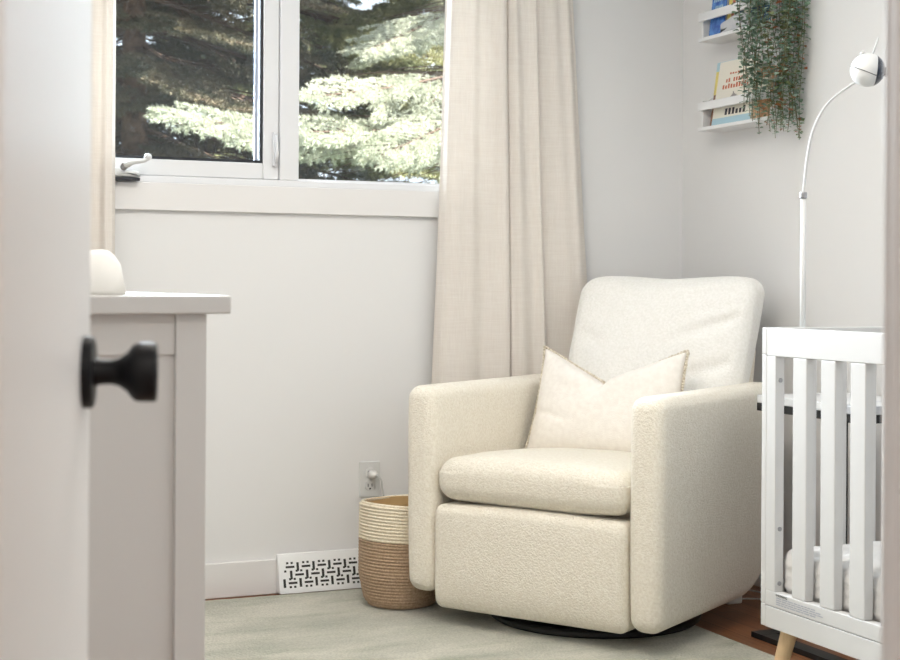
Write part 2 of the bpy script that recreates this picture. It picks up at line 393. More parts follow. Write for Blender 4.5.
# ------------------------------------------------------------------ wall outlet + plug
def outlet():
    x,z,y = 1.716,.353,YB
    t = thing('wall_outlet', 'white duplex wall outlet plate above the rope basket', 'outlet', (x,y,z))
    b = MB(); rbox(b, (-.0365,-.006,-.059),(.0365,0,.059), .003, (2,1,2), 2); b.build('cover_plate', M['plastic'], t, smooth=False)
    for dz in (.021,-.021):
        b = MB(); b.lathe([(0,0),(.017,0),(.017,.003),(.016,.004),(0,.004)], 24, align((0,-.006,dz),(0,-1,0)), cap=False)
        s = b.build('socket', M['plastic'], t, smooth=False)
        b = MB(); b.box(-.008,-.0106,dz-.003,-.0055,-.0098,dz+.007); b.box(.0055,-.0106,dz-.003,.008,-.0098,dz+.007); b.box(-.003,-.0106,dz-.012,.003,-.0098,dz-.007)
        b.build('slot', M['ink'], s)
    p = thing('power_plug', 'white power plug with its cord in the wall outlet', 'plug', (x+.006,y-.011,z+.018))
    b = MB(); b.lathe([(0,0),(.015,0),(.0155,.010),(.012,.022),(.008,.030),(0,.031)], 20, align((0,0,0),(0,-1,0)), cap=False); b.build('plug_body', M['plug'], p, smooth=True)
    pts = [(0,-.026,0),(.010,-.036,-.004),(.021,-.036,-.022),(.027,-.03,-.05),(.038,-.028,-.10),(.055,-.03,-.19),(.075,-.03,-.28),(.09,-.04,-.325),(.11,-.06,-.335)]
    b = MB(); b.tube(smooth_path(pts,4), .0032, 8); b.build('cord', M['cable'], p, smooth=True)
def smooth_path(pts, n=6):
    P = [Vector(p) for p in pts]; out = []
    for i in range(len(P)-1):
        p0 = P[max(i-1,0)]; p1 = P[i]; p2 = P[i+1]; p3 = P[min(i+2,len(P)-1)]
        for k in range(n):
            t = k/n
            out.append(.5*((2*p1)+(p2-p0)*t+(2*p0-5*p1+4*p2-p3)*t*t+(3*p1-p0-3*p2+p3)*t**3))
    out.append(P[-1]); return out
outlet()

# ------------------------------------------------------------------ baseboard vent register
def vent():
    x0, x1 = 1.393, 1.79
    t = thing('floor_vent', 'white metal baseboard vent with basket-weave slots', 'vent', (x0,YB-.016,0))
    L = x1-x0; yt, yb = -.012, -.048; zt, zb = .130, .007
    b = MB()
    b.add([(0,0,zb),(L,0,zb),(L,0,zt),(0,0,zt),(0,yb,zb),(L,yb,zb),(L,yt,zt),(0,yt,zt)],
          [(0,1,2,3),(4,7,6,5),(0,4,5,1),(3,2,6,7),(0,3,7,4),(1,5,6,2)])
    b.build('vent_cover', M['vent'], t, bevel=.003)
    hgt = math.hypot(yt-yb, zt-zb)
    ez = Vector((0,(yt-yb)/hgt,(zt-zb)/hgt)); nrm = Vector((0,-(zt-zb)/hgt,(yt-yb)/hgt)); nrm.normalize()
    org = Vector((0,yb,zb))
    b = MB()
    def slot(cx, cs, w, h):
        if cx-w/2 < .013 or cx+w/2 > L-.013: return
        p = [org+Vector((1,0,0))*(cx+sx*w/2)+ez*(cs+sz*h/2)+nrm*.0006 for sx,sz in ((-1,-1),(1,-1),(1,1),(-1,1))]
        q = [k-nrm*.0012 for k in p]
        b.add(q+p, [(0,3,2,1),(4,5,6,7),(0,1,5,4),(1,2,6,5),(2,3,7,6),(3,0,4,7)])
    per, row = .0535, .0255; y0 = .034
    for r in range(3):
        off = (0,.030,.006)[2-r] + .012
        for k in range(-2,10):
            cx = k*per+off; cs = y0+r*row
            slot(cx, cs, .0080, .0275)
            slot(cx+per*.5+.001, cs, .029, .0068)
            for dx in (-.0075,.0075):
                if True: slot(cx+per*.5+dx, cs+.0125, .0074, .0066)
                if r == 0: slot(cx+per*.5+dx, cs-.0125, .0074, .0066)
    b.build('slot_pattern', M['hole'], t)
vent()

# ------------------------------------------------------------------ rug
def rug():
    x0,x1,y0,y1 = .63,2.385,1.75,4.55
    b = MB()
    def fn(p):
        q = Vector(p); q.z += noise.noise(Vector((p.x*2,p.y*2,0)))*.0012 if p.z > .006 else 0
        # edges waver a little like real cloth
        q.x += noise.noise(Vector((p.y*3,0,1)))*.006; q.y += noise.noise(Vector((p.x*3,4,1)))*.006
        return q
    rbox(b, (x0,y0,.0005),(x1,y1,.011), .004, (60,80,1), 2, fn)
    o = b.build('area_rug', M['rug'], smooth=True)
    tag(o, 'pale grey-green distressed area rug under the armchair', 'rug')
rug()

# ------------------------------------------------------------------ rope basket
def basket():
    cx,cy = 1.697,4.288
    t = thing('rope_basket', 'coiled rope basket in cream over brown between vent and armchair', 'basket', (cx,cy,.012))
    def coil(z0,z1,m,name,inner=True):
        b = MB(); n = int(round((z1-z0)/.0098)); prof = []
        for i in range(n):
            for q in (-.5,-.25,0,.25):
                zz = z0+(i+.5+q)*(z1-z0)/n; k = zz/.315
                R = .112+.020*min(1,k*3.2)-.004*max(0,k-.7)
                if zz < .03: R -= .018*(1-zz/.03)**2
                prof.append((R-.0028+.0040*math.sqrt(max(0,1-(2*q)**2)), zz))
        prof2 = prof + [(prof[-1][0]-.010, z1), (prof[0][0]-.012, z0)]
        seg = 56; vs = []; fs = []
        for r,z in prof2:
            for k in range(seg):
                a = 2*PI*k/seg; s = 1+.02*math.sin(2*a+.6)*(z/.3)
                vs.append((r*s*math.cos(a), r*s*math.sin(a), z+.004*math.sin(a*2+1)*(z/.3)))
        for i in range(len(prof2)):
            i2 = (i+1)%len(prof2)
            for k in range(seg):
                k2 = (k+1)%seg; fs.append((i*seg+k,i*seg+k2,i2*seg+k2,i2*seg+k))
        b.add(vs, fs); b.build(name, m, t, smooth=True)
    coil(.0,.205,M['ropebrown'],'brown_coils'); coil(.205,.313,M['ropecream'],'cream_coils')
    b = MB(); b.lathe([(0,.004),(.104,.004),(.104,.012),(0,.012)], 40, cap=False); b.build('basket_bottom', M['ropebrown'], t)
    b = MB(); pts = [(.121*math.cos(a)*(1+.02*math.sin(2*a+.6)), .121*math.sin(a)*(1+.02*math.sin(2*a+.6)), .314+.004*math.sin(2*a+1)) for a in np.linspace(0,2*PI,48)]
    b.tube(pts, .0055, 8, cap=False); b.build('rim_coil', M['ropecream'], t, smooth=True)
    b = MB(); b.lathe([(.108,.02),(.1165,.10),(.1145,.315)], 48, cap=False); b.build('inner_shade_sleeve', M['ropeshade'], t, smooth=True)  # tan sleeve added inside the coils, inner shading in its colour
basket()

# ------------------------------------------------------------------ glider armchair
def armchair():
    th = math.atan2(-.8387,.5446)
    C0 = Vector((2.189,3.954,0))
    t = thing('glider_armchair', 'cream boucle swivel glider armchair standing on the rug', 'armchair', (C0.x,C0.y,.011), th)
    ZO = -.011
    fab = M['boucle']
    def arm(sx):
        b = MB()
        def fn(p):
            q = Vector(p)
            if q.y > .18:
                k = (q.y-.18)/.22; low = .13*k**2.2
                q.z = q.z + low*max(0,(.70-q.z)/.625)
            # soft padding swell on the large faces
            fy = max(0,1-((q.y+.0)/.42)**4); fz = max(0,1-((q.z-.39)/.33)**4)
            q.x += (.006 if (p.x*sx) > .365 else 0)*sx*fy*fz
            q.y -= .010*fz*(1 if p.y < -.35 else 0)
            k = (q.z-.08)/.62
            q.x -= sx*.007*(1-k)*(1 if abs(p.x) > .365 else 0)
            return q
        x0,x1 = sorted((sx*.314, sx*.417))
        rbox(b, (x0,-.40,.056+ (.030 if sx<0 else 0)),(x1,.41,.690), .038, (3,18,16), 5, fn)
        o = b.build('armrest', fab, t, smooth=True)
        return o
    arm(-1); arm(1)
    # front panel (footrest) below the cushion
    b = MB()
    def fp(p):
        q = Vector(p); fx = max(0,1-(q.x/.33)**6); fz = max(0,1-((q.z-.225)/.16)**4)
        if q.y < -.33: q.y -= .016*fx*fz
        if q.z > .3: q.z -= .008*(q.x/.3)**2
        return q
    rbox(b, (-.313,-.406,.047),(.311,-.29,.357), .028, (20,4,12), 5, fp); b.build('footrest_panel', fab, t, smooth=True)
    # seat cushion
    b = MB()
    def fs(p):
        q = Vector(p); fx = max(0,1-(q.x/.33)**4); 
        k = (q.y+.415)/.7
        if q.z > .45:
            q.z += .007*fx*max(0,1-((q.y+.15)/.35)**2) - .035*max(0,k-.25)**1.2
            q.z -= .018*(abs(q.x)/.31)**3
        if q.z < .42 and q.y < -.25: q.z += .006*(abs(q.x)/.31)**3
        if q.y < -.3: q.y -= .016*fx*max(0,1-((q.z-.435)/.09)**2)
        q.z += .0025*noise.noise(Vector((q.x*7,q.y*7,3)))
        return q
    rbox(b, (-.3125,-.405,.356),(.3125,.27,.493), .052, (24,22,3), 7, fs); b.build('seat_cushion', fab, t, smooth=True)
    # reclining back cushion
    b = MB()
    def fb(p):
        q = Vector(p)   # built upright: y front -.06 .. back .075, z .46..1.01
        fx = max(0,1-(q.x/.30)**4); fz = max(0,1-((q.z-.76)/.27)**4)
        if p.y < 0: q.y -= .030*fx*fz
        else: q.y += .012*fx*fz
        if p.z > .8:
            k = min(1,(p.z-.8)/.18); k = k*k*(3-2*k)
            q.z -= k*.010*math.exp(-((q.x)/.13)**2)
            q.z -= k*.016*max(0,(abs(q.x)-.20)/.10)**2
        q.x += .010*math.sin((q.z-.6)*5)*(1 if q.x>0 else -1)*(abs(q.x)/.3)**3 
        # creases running in from the right edge
        if p.y < 0:
            for (zc,slope,wd,amp) in ((.835,.62,.020,.024),(.955,.25,.018,.014),(.70,.55,.024,.018),(.90,.45,.022,.009)):
                d = q.z-(zc+slope*(q.x-.12)*.55 )
                q.y += 1.15*amp*math.exp(-(d/wd)**2)*max(0,min(1,(q.x-.02)/.22))*max(0,1-(abs(p.x)/.285)**10)
            for (zc,slope,wd,amp) in ((.84,-.3,.026,.010),(.70,-.35,.026,.012)):
                d = q.z-(zc+slope*(q.x+.3))
                q.y += amp*math.exp(-(d/wd)**2)*max(0,min(1,(-q.x-.08)/.15))*max(0,1-(abs(p.x)/.285)**10)
            q.y += .005*noise.noise(Vector((q.x*9,q.z*9,1)))
        q.x += .010; q.y += .36 + .41*(q.z-.78) + .062
        return q
    rbox(b, (-.306,-.06,.44),(.306,.075,1.020), .046, (60,6,60), 7, fb); b.build('back_cushion', M['boucle_lit'], t, smooth=True)
    # outer back between the arms
    b = MB()
    rbox(b, (-.315,-.03,.10),(.315,.03,.80), .022, (10,2,14), 4, lambda p: Vector((p.x, p.y+.372+.10*max(0,(p.z-.3)/.5)+.01, p.z))); b.build('back_shell', fab, t, smooth=True)
    b = MB(); rbox(b, (-.311,-.30,.095),(.311,.34,.375), .02, (3,3,3), 3); b.build('seat_deck', fab, t, smooth=True)
    # swivel base
    sb = None
    b = MB(); b.lathe([(.262,.002),(.308,.002),(.315,.008),(.315,.018),(.308,.024),(.262,.024)], 72, Matrix.Translation((.02,-.03,0)), cap=False)
    n = len(b.v)
    b.add([], [])
    for k in range(72):
        k2 = (k+1)%72; b.f.append((k2, k, 5*72+k, 5*72+k2)); b.mi.append(0)
    sb = b.build('swivel_base', M['blackflat'], t, smooth=False)
    b = MB()
    for a in (0,PI/2): 
        mx = Matrix.Rotation(a+.4,4,'Z'); b.box(-.26,-.025,.006,.26,.025,.022, mx)
    b.lathe([(.05,.02),(.05,.062)], 24); b.build('swivel_arms', M['blackflat'], sb)
    b = MB(); b.lathe([(.24,.036),(.24,.096)], 48); b.build('swivel_plate', M['blackflat'], t)
    return t
armchair()

# ------------------------------------------------------------------ throw pillow
def pillow():
    th = math.atan2(-.8387,.5446); C0 = Vector((2.189,3.954,0))
    R = Matrix.Translation(C0) @ Matrix.Rotation(th,4,'Z')
    W, Hh, T = .50, .352, .15
    # pillow frame: s across (chair u), t up along the lean, n toward the room
    bot = Vector((-.042,.085,.466)); top = Vector((-.042,.205,.787))
    tv = (top-bot).normalized(); sv = Vector((1,0,0)); nv = sv.cross(tv)   # points to -y (room)
    def outline(s, t_):     # s,t in [-1,1] -> planar coordinates with pinched edges and a chopped top
        pin = .055
        x = s*W/2*(1-pin*(1-t_*t_)) 
        y = (t_*.5+.5)*Hh
        yy = y - pin*.25*Hh*(1-s*s)*t_
        if t_ > -.2:
            k = (t_+.2)/1.2
            dent = max(0,1-abs(s+.02)/.98); yy -= .112*(dent**1.05)*k**1.6
        x += .035*max(0,s)*(1-t_)*.5
        return x, yy
    n = 56; vs = []; fs = []
    for side in (1,-1):
        for i in range(n+1):
            for j in range(n+1):
                s = -1+2*i/n; q = -1+2*j/n
                x,y = outline(s,q)
                e = (1-abs(s)**2.6)*(1-abs(q)**2.6); d = T/2*max(0,e)**.5
                if side > 0 and q > -.1:    # the chop crease runs down the front
                    d -= .040*math.exp(-((s+.02)/.10)**2)*max(0,(q+.1)/1.1)**1.0
                    d += .012*math.exp(-((abs(s+.02)-.4)/.25)**2)*max(0,q)*e
                d += .006*noise.noise(Vector((s*2.2,q*2.2,side)))*e
                if side > 0: d -= .006*math.exp(-((q+.25+.3*(s+1))/.07)**2)*max(0,min(1,(-s-.2)/.5))
                P = bot + sv*x + tv*y + nv*(d*side)
                vs.append(P)
    k = (n+1)**2
    for side in (0,1):
        for i in range(n):
            for j in range(n):
                a = side*k+i*(n+1)+j; q = (a,a+n+1,a+n+2,a+1)
                fs.append(q if side == 0 else tuple(reversed(q)))
    t = thing('throw_pillow', 'off-white square throw pillow with beaded edge on the armchair seat', 'pillow', (C0.x,C0.y,0), th)
    b = MB(); b.add(vs, fs); o = b.build('pillow_cover', M['pillow'], t)
    bm = bmesh.new(); bm.from_mesh(o.data); bmesh.ops.remove_doubles(bm, verts=bm.verts, dist=.0006); bmesh.ops.recalc_face_normals(bm, faces=bm.faces); bm.to_mesh(o.data); bm.free()
    o.data.polygons.foreach_set('use_smooth', [True]*len(o.data.polygons))
    # beads
    pts = []
    for (a0,b0,a1,b1) in ((-1,-1,-1,1),(-1,1,1,1),(1,1,1,-1),(1,-1,-1,-1)):
        for i in range(160):
            k = i/160; x,y = outline(a0+(a1-a0)*k, b0+(b1-b0)*k); pts.append(bot+sv*x+tv*y)
    b = MB(); acc = 0; last = pts[0]
    for p in pts+[pts[0]]:
        acc += (p-last).length; last = p
        if acc >= .0088:
            acc = 0; r = .0056*random.uniform(.85,1.15)
            out = (p-(bot+tv*Hh/2)).normalized()
            b.lathe([(0,-r),(r*.75,-r*.66),(r,0),(r*.75,r*.66),(0,r)], 7, Matrix.Translation(p+out*.004), cap=False)
    b.build('beaded_trim', M['bead'], t, smooth=True)
pillow()

# ------------------------------------------------------------------ crib
CX0,CX1,CY0,CY1 = 2.123,2.878,1.635,3.005
def crib():
    t = thing('crib', 'white slatted baby crib on wooden legs along the wall', 'crib', (CX0,CY1,0))
    def B(x0,y0,z0,x1,y1,z1,name,m=M['crib'],bev=.003,parent=t):
        b = MB(); b.box(x0-CX0,y0-CY1,z0,x1-CX0,y1-CY1,z1); return b.build(name, m, parent, bevel=bev)
    def ends(ya,yb,name):
        e = B(CX0,ya,.182,CX1,yb,.237,name)
        b = MB(); b.box(0,ya-CY1,.835,CX1-CX0,yb-CY1,.8995); b.box(0,ya-CY1,.237,.040,yb-CY1,.835); b.box(CX1-CX0-.04,ya-CY1,.237,CX1-CX0,yb-CY1,.835)
        b.box(.04,ya-CY1,.237,CX1-CX0-.04,yb-CY1,.285); b.build('end_frame', M['crib'], e, bevel=.002)
        for k in range(7):
            x0 = .100+k*.091
            if x0+.05 < CX1-CX0-.045:
                b = MB(); b.box(x0,ya-CY1+.002,.285,x0+.05,yb-CY1-.002,.835); b.build('slat', M['crib'], e, bevel=.003)
    ends(CY1-.019,CY1,'end_panel'); ends(CY0,CY0+.019,'end_panel')
    for side,(xa,xb) in enumerate(((CX0,CX0+.026),(CX1-.026,CX1))):
        y1 = CY1-.0195; y0 = CY0+.0195
        s = B(xa,y0,.832,xb,y1,.8995,'side_rail', bev=.002)
        B(xa,y0,.2345,xb,y1,.270,'bottom_rail', bev=.002, parent=s)
        B(xa,y0,.182,xb,y1,.2330,'apron', bev=.0015, parent=s)
        B(xa,y1-.036,.270,xb,y1,.832,'stile', parent=s, bev=.002); B(xa,y0,.270,xb,y0+.036,.832,'stile', parent=s, bev=.002)
        y = 2.883
        while y-.052 > y0+.04:
            B(xa+.0005,y-.052,.270,xb-.0005,y,.832,'slat', parent=s, bev=.003); y -= .1045
        if side == 0:
            for z in (.775,.42,.290):   # bolt heads on the inner face of the stile
                b = MB(); b.lathe([(0,0),(.0055,0),(.0055,.002),(.004,.003),(0,.003)], 16, align((xa-CX0+.014,y1-.036-CY1,z),(0,-1,0)), cap=False)
                b.build('bolt', M['bolt'], s)
            # warning label on the lower rail: bold heading and rows of small print
            b = MB()
            rows = [(.2655,.080,.0045),(.2585,.155,.0022),(.2535,.165,.0022),(.2485,.170,.0022),(.2435,.150,.0022)]
            for ri,(z,ln,hh) in enumerate(rows[1:]):
                yy = 2.945-.004
                while yy > 2.945-ln:
                    wd = random.uniform(.006,.020); b.box(-.0008,yy-wd-CY1,z-hh/2,-.0002,yy-CY1,z+hh/2); yy -= wd+.0035
            b.build('printed_notice', M['inklab'], s)
            cu = bpy.data.curves.new('notice_heading','FONT'); cu.body = 'WARNING'; cu.size = .0085; cu.extrude = .0002; cu.space_character = 1.15
            tmp = bpy.data.objects.new('tmp', cu); COL.objects.link(tmp); bpy.context.view_layer.update()
            me = bpy.data.meshes.new_from_object(tmp.evaluated_get(bpy.context.evaluated_depsgraph_get())); me.name = 'notice_heading'
            bpy.data.objects.remove(tmp); me.materials.clear(); me.materials.append(M['ink'])
            o = bpy.data.objects.new('notice_heading', me); COL.objects.link(o); o.parent = s
            o.rotation_euler = (PI/2,0,-PI/2); o.location = (-.0008, 2.943-CY1, .2625-.0005)
    # slatted support under the mattress
    B(CX0+.027,CY0+.03,.236,CX1-.027,CY1-.03,.247,'mattress_base', bev=0)
    # tapered splayed legs
    for (lx,ly) in ((.045,-.058),(CX1-CX0-.045,-.058),(.045,CY0-CY1+.075),(CX1-CX0-.045,CY0-CY1+.075)):
        dx = -.030 if lx < .3 else .030; dy = .034 if ly > -.5 else -.034
        b = MB(); b.tube([(lx,ly,.181),(lx+dx*.5,ly+dy*.5,.09),(lx+dx,ly+dy,.013 if lx < .3 else .001)], [.0205,.0175,.0135], 20)
        b.build('leg', M['beech'], t, smooth=False)
    return t
crib()
def mattress():
    b = MB()
    x0,x1,y0,y1 = CX0+.032,CX1-.032,CY0+.026,CY1-.026
    def fn(p):
        q = Vector(p)
        if q.z > .30:
            e = min(1,(y1-q.y)/.08); q.z += .004*noise.noise(Vector((q.x*8,q.y*8,0)))
            q.z += .0016*math.sin((q.y)*90)*min(1,max(0,e))
        if q.x < x0+.03 and .26 < q.z < .37: q.x += .0010*math.sin(q.z*240)
        return q
    rbox(b, (x0,y0,.248),(x1,y1,.372), .036, (30,120,8), 5, fn)
    o = b.build('crib_mattress', M['sheet'], smooth=True); tag(o, 'crib mattress in a white quilted sheet inside the crib', 'mattress')
mattress()

# ------------------------------------------------------------------ side table with C-shaped frame
def side_table():
    t = thing('side_table', 'small table with white top and black frame between crib and armchair', 'side table', (2.493,3.552,0))
    b = MB(); b.box(0,-.45,.6675,.30,0,.690)
    m = mat('veined_top', (.50,.50,.52), .3, col2=(.72,.72,.72), cscale=11, cdetail=6, ramp=(.33,.44)); b.build('table_top', m, t, bevel=.002)
    b = MB(); b.box(0,-.45,.645,.30,0,.6672); b.build('top_frame', M['blackflat'], t, bevel=.001)
    for y in (-.44,-.04):
        b = MB(); b.box(.265,y,.0168,.29,y+.03,.645); b.build('post', M['blackflat'], t, bevel=.001)
    b = MB(); b.box(-.015,-.05,.001,.30,0,.0165); b.box(-.015,-.45,.001,.30,-.40,.0165); b.box(-.015,-.40,.001,.035,-.05,.0165); b.box(.255,-.40,.001,.30,-.05,.0165)
    b.build('base_frame', M['blackflat'], t, bevel=.001)
side_table()

# ------------------------------------------------------------------ baby monitor camera on a floor stand
def monitor():
    bx,by = 2.256,3.024
    t = thing('baby_monitor', 'white round baby monitor camera on a curved pole clamped to the crib end', 'camera', (bx,by,0))
    b = MB(); b.tube([(0,0,.842),(0,0,1.0),(0,0,1.222)], .0068, 14); b.build('pole', M['plastic'], t, smooth=True)
    b = MB(); b.box(-.018,-.0175,.850,.018,-.0065,.890); b.box(-.010,-.0175,.838,.010,.010,.850); b.build('rail_clamp', M['plastic'], t, bevel=.002)
    b = MB(); b.lathe([(.0085,1.216),(.0092,1.219),(.0092,1.228),(.0085,1.231)], 18); b.build('pole_collar', M['bolt'], t, smooth=False)
    tgt = Vector((.080,-.117,1.500))
    pts = smooth_path([(0,0,1.228),(.0046,-.007,1.31),(.014,-.02,1.386),(.034,-.050,1.447),(.064,-.094,1.486),tuple(tgt)], 6)
    b = MB(); b.tube(pts, .0032, 10); b.build('gooseneck', M['cable'], t, smooth=True)
    c = Vector((.088,-.130,1.521)); R = .0405
    ax = Vector((.42,-.55,.45)).normalized()
    # two-piece round shell with a shadow gap
    hd = MB()
    prof = [(R*math.sin(a), -R*math.cos(a)) for a in np.linspace(0,PI,30)]
    hd.lathe([(0,-R)]+prof[1:-1]+[(0,R)], 40, align(c, ax), cap=False)
    head = hd.build('camera_head', M['plastic'], t, smooth=True)
    b = MB(); b.tube([c+align((0,0,0),Vector((.25,-.3,.9)).normalized()).to_3x3()@Vector((R*1.003*math.cos(q),R*1.003*math.sin(q),-.006)) for q in np.linspace(0,2*PI,50)], .0009, 6, cap=False)
    b.build('seam_ring', M['ink'], head)
    # glossy dark lens face, seen edge-on as a crescent
    fd = Vector((.86,-.48,-.10)).normalized()
    mx = align(c, fd); b = MB(); pr = [(R*1.012*math.sin(a), R*1.012*math.cos(a)) for a in np.linspace(0.001,1.13,16)]
    b.lathe(pr, 40, mx, cap=False); face = b.build('camera_face', M['darkplastic'], head, smooth=True)
    b = MB(); b.lathe([(0,0),(.011,0),(.013,.004),(.011,.008),(0,.006)], 24, align(c+fd*R*1.0, fd), cap=False); b.build('lens', M['darkplastic'], face, smooth=True)
    b = MB(); b.tube([c+Vector((.010,-.006,.036)), c+Vector((.022,-.012,.078))], [.0022,.0018], 8); b.build('antenna', M['cable'], head, smooth=True)
    b = MB(); b.lathe([(0,0),(.005,0),(.005,.006),(0,.008)], 12, align(c+Vector((-.012,.004,.038)),(-.3,0,1)), cap=False); b.build('button', M['cable'], head, smooth=True)
monitor()

# white cords on the floor near the crib
def cords():
    a = smooth_path([(2.60,4.16,.004),(2.70,4.17,.004),(2.79,4.13,.004),(2.85,4.06,.004),(2.875,3.85,.004),(2.88,3.5,.004),(2.88,3.08,.004)], 8)
    b = MB(); b.tube(a, .0028, 8); tag(b.build('monitor_cable', M['cable'], smooth=True), 'white cord curving nearest the wall on the wood floor behind the armchair', 'cord')
    a = smooth_path([(2.71,3.965,.006),(2.76,3.975,.004),(2.81,3.93,.004),(2.835,3.80,.004),(2.845,3.5,.004),(2.85,3.08,.004)], 8)
    b = MB(); b.tube(a, .0028, 8); tag(b.build('monitor_cable', M['cable'], smooth=True), 'straighter white cord running from the power adapter along the floor', 'cord')
    b = MB(); rbox(b, (2.655,3.93,.001),(2.71,4.00,.030), .006, (2,2,2), 3); tag(b.build('mains_adapter', M['plug'], smooth=True), 'small white power adapter on the floor beside the armchair base', 'adapter')
cords()

# ------------------------------------------------------------------ dresser
def dresser():
    x0,x1,y0,y1,ht = XL+.02,.570,2.262,3.10,.980
    t = thing('dresser', 'light grey painted dresser with a framed side behind the door', 'dresser', (x0,y0,0))
    X = x1-x0; Y = y1-y0
    b = MB(); b.box(-.0,-.025,.952,X+.032,Y+.025,ht); b.build('dresser_top', M['dresser'], t, bevel=.003)
    for (px,py) in ((0,0),(X-.048,0),(0,Y-.048),(X-.048,Y-.048)):
        b = MB(); b.box(px,py,.001,px+.048,py+.048,.952); b.build('leg', M['dresser'], t, bevel=.002)
    for py in (.006,Y-.022):
        for (za,zb_) in ((.889,.952),(.10,.16)):
            b = MB(); b.box(.048,py,za,X-.048,py+.016,zb_); b.build('side_rail', M['dresser'], t, bevel=.001)
        b = MB(); b.box(.048,py+.007 if py<.1 else py,.16,X-.048,py+.014 if py<.1 else py+.009,.889); b.build('side_panel', M['dresser'], t)
    b = MB(); b.box(0.004,.048,.10,.014,Y-.048,.952); b.build('back_panel', M['dresser'], t)
    rows = [(.13,.385),(.395,.65),(.66,.935)]
    for (z0,z1) in rows:
        for (ya,yb) in ((.055,Y/2-.006),(Y/2+.006,Y-.055)):
            b = MB(); b.box(X-.05,ya,z0,X-.008,yb,z1); d = b.build('drawer', M['dresser'], t, bevel=.003)
            b = MB(); b.lathe([(.006,0),(.006,.014),(.015,.02),(.016,.026),(.010,.030),(0,.031)], 20, align((X-.008,(ya+yb)/2,(z0+z1)/2),(1,0,0)), cap=False); b.build('knob', M['knob'], d, smooth=True)
dresser()
def changing_pad():
    x0,x1,y0,y1,z0 = .085,.462,2.285,2.98,.9805
    n = 40; prof = []
    W = x1-x0
    top = []
    for i in range(n+1):
        s = -1+2*i/n
        a = abs(s)
        if a > .80: z = .070*math.sqrt(max(0,1-((a-.80)/.20)**2.0))
        else: z = .070-.042*(math.cos(a/.80*PI)*.5+.5)
        top.append((W/2+s*W/2, z))
    vs = []; fs = []; ny = 24
    for j in range(ny+1):
        k = j/ny; yy = y0+(y1-y0)*k; e = min(k,1-k)*ny
        sc = 1 if e >= 2 else (.86 + .14*math.sqrt(e/2))
        zs = 1 if e >= 2 else math.sqrt(max(.02,1-((2-e)/2)**2))
        for (x,z) in top: vs.append((W/2+(x-W/2)*sc, yy-y0, max(.0,z*zs)))
        for (x,z) in reversed(top[1:-1]): vs.append((W/2+(x-W/2)*sc, yy-y0, 0))
    m = len(top)+len(top)-2
    for j in range(ny):
        for i in range(m):
            i2 = (i+1)%m; fs.append((j*m+i,j*m+i2,(j+1)*m+i2,(j+1)*m+i))
    fs.append(tuple(range(m))); fs.append(tuple(ny*m+i for i in range(m-1,-1,-1)))
    b = MB(); b.add(vs, fs); o = b.build('changing_pad', M['pad'], smooth=True, loc=(x0,y0,z0))
    tag(o, 'cream cushioned pad with raised rounded sides on the dresser top', 'changing pad')
changing_pad()

# ------------------------------------------------------------------ door leaf with black knob
def door():
    th = math.radians(15.3)
    hx,hy = DX0+.006, YF+.006
    root = bpy.data.objects.new('door_1', None); COL.objects.link(root); root.location = (hx,hy,0); root.rotation_euler = (0,0,-th); tag(root, kind='structure')
    b = MB(); b.box(-.036,0,.008,0,.585,2.03); b.build('door_panel', M['door'], root, bevel=.002)
    z = .919; yk = .528
    def prof_knob(dirx, x):
        mx = align((x,yk,z),(dirx,0,0))
        b = MB(); b.lathe([(0,0),(.0322,0),(.0322,.007),(.030,.0095),(0,.0095)], 48, mx, cap=False); ro = b.build('rosette', M['black'], root, smooth=False)
        b = MB(); b.lathe([(.0125,.008),(.0112,.016),(.0108,.024),(.0125,.031),(.0175,.038),(.0235,.0425),(.0262,.046),(.0268,.050),(.0268,.062),(.0255,.0645),(.0,.0655)], 48, mx, cap=False)
        b.build('knob', M['black'], ro, smooth=True)
    prof_knob(1, 0); prof_knob(-1, -.036)
    for zz in (.25,1.05,1.85):
        b = MB(); b.tube([(.004,-.003,zz-.045),(.004,-.003,zz+.045)], .0045, 10); b.build('hinge', M['black'], root, smooth=False)
door()

# ------------------------------------------------------------------ wall shelves (rail-front)
SX0 = 2.82; SY0, SY1 = 3.963, 4.376
def wall_shelf(z, label):
    t = thing('wall_shelf', label, 'shelf', (XR,SY0,z), group='white rail-front wall shelves')
    d = XR-SX0; L = SY1-SY0
    b = MB(); b.box(-d,0,0,0,L,.012); b.build('shelf_board', M['shelf'], t, bevel=.001)
    for y in (0,L-.012):
        b = MB(); b.prism([(-d+.0125,.0125),(0,.0125),(0,.118),(-.045,.118),(-.062,.106),(-d+.0125,.104)], y, y+.012); b.build('end_panel', M['shelf'], t, bevel=.0015)
    b = MB(); b.box(-d,0,.070,-d+.012,L,.098); b.build('front_rail', M['shelf'], t, bevel=.002)
    b = MB(); b.box(-.010,.012,.07,0,L-.012,.115); b.build('back_rail', M['shelf'], t, bevel=.001)
wall_shelf(1.531, 'lowest white wall shelf, holding the cream picture book')
wall_shelf(1.838, 'white wall shelf with the blue book, above the lowest shelf')
wall_shelf(2.146, 'topmost white wall shelf, carrying the pots of trailing plants')

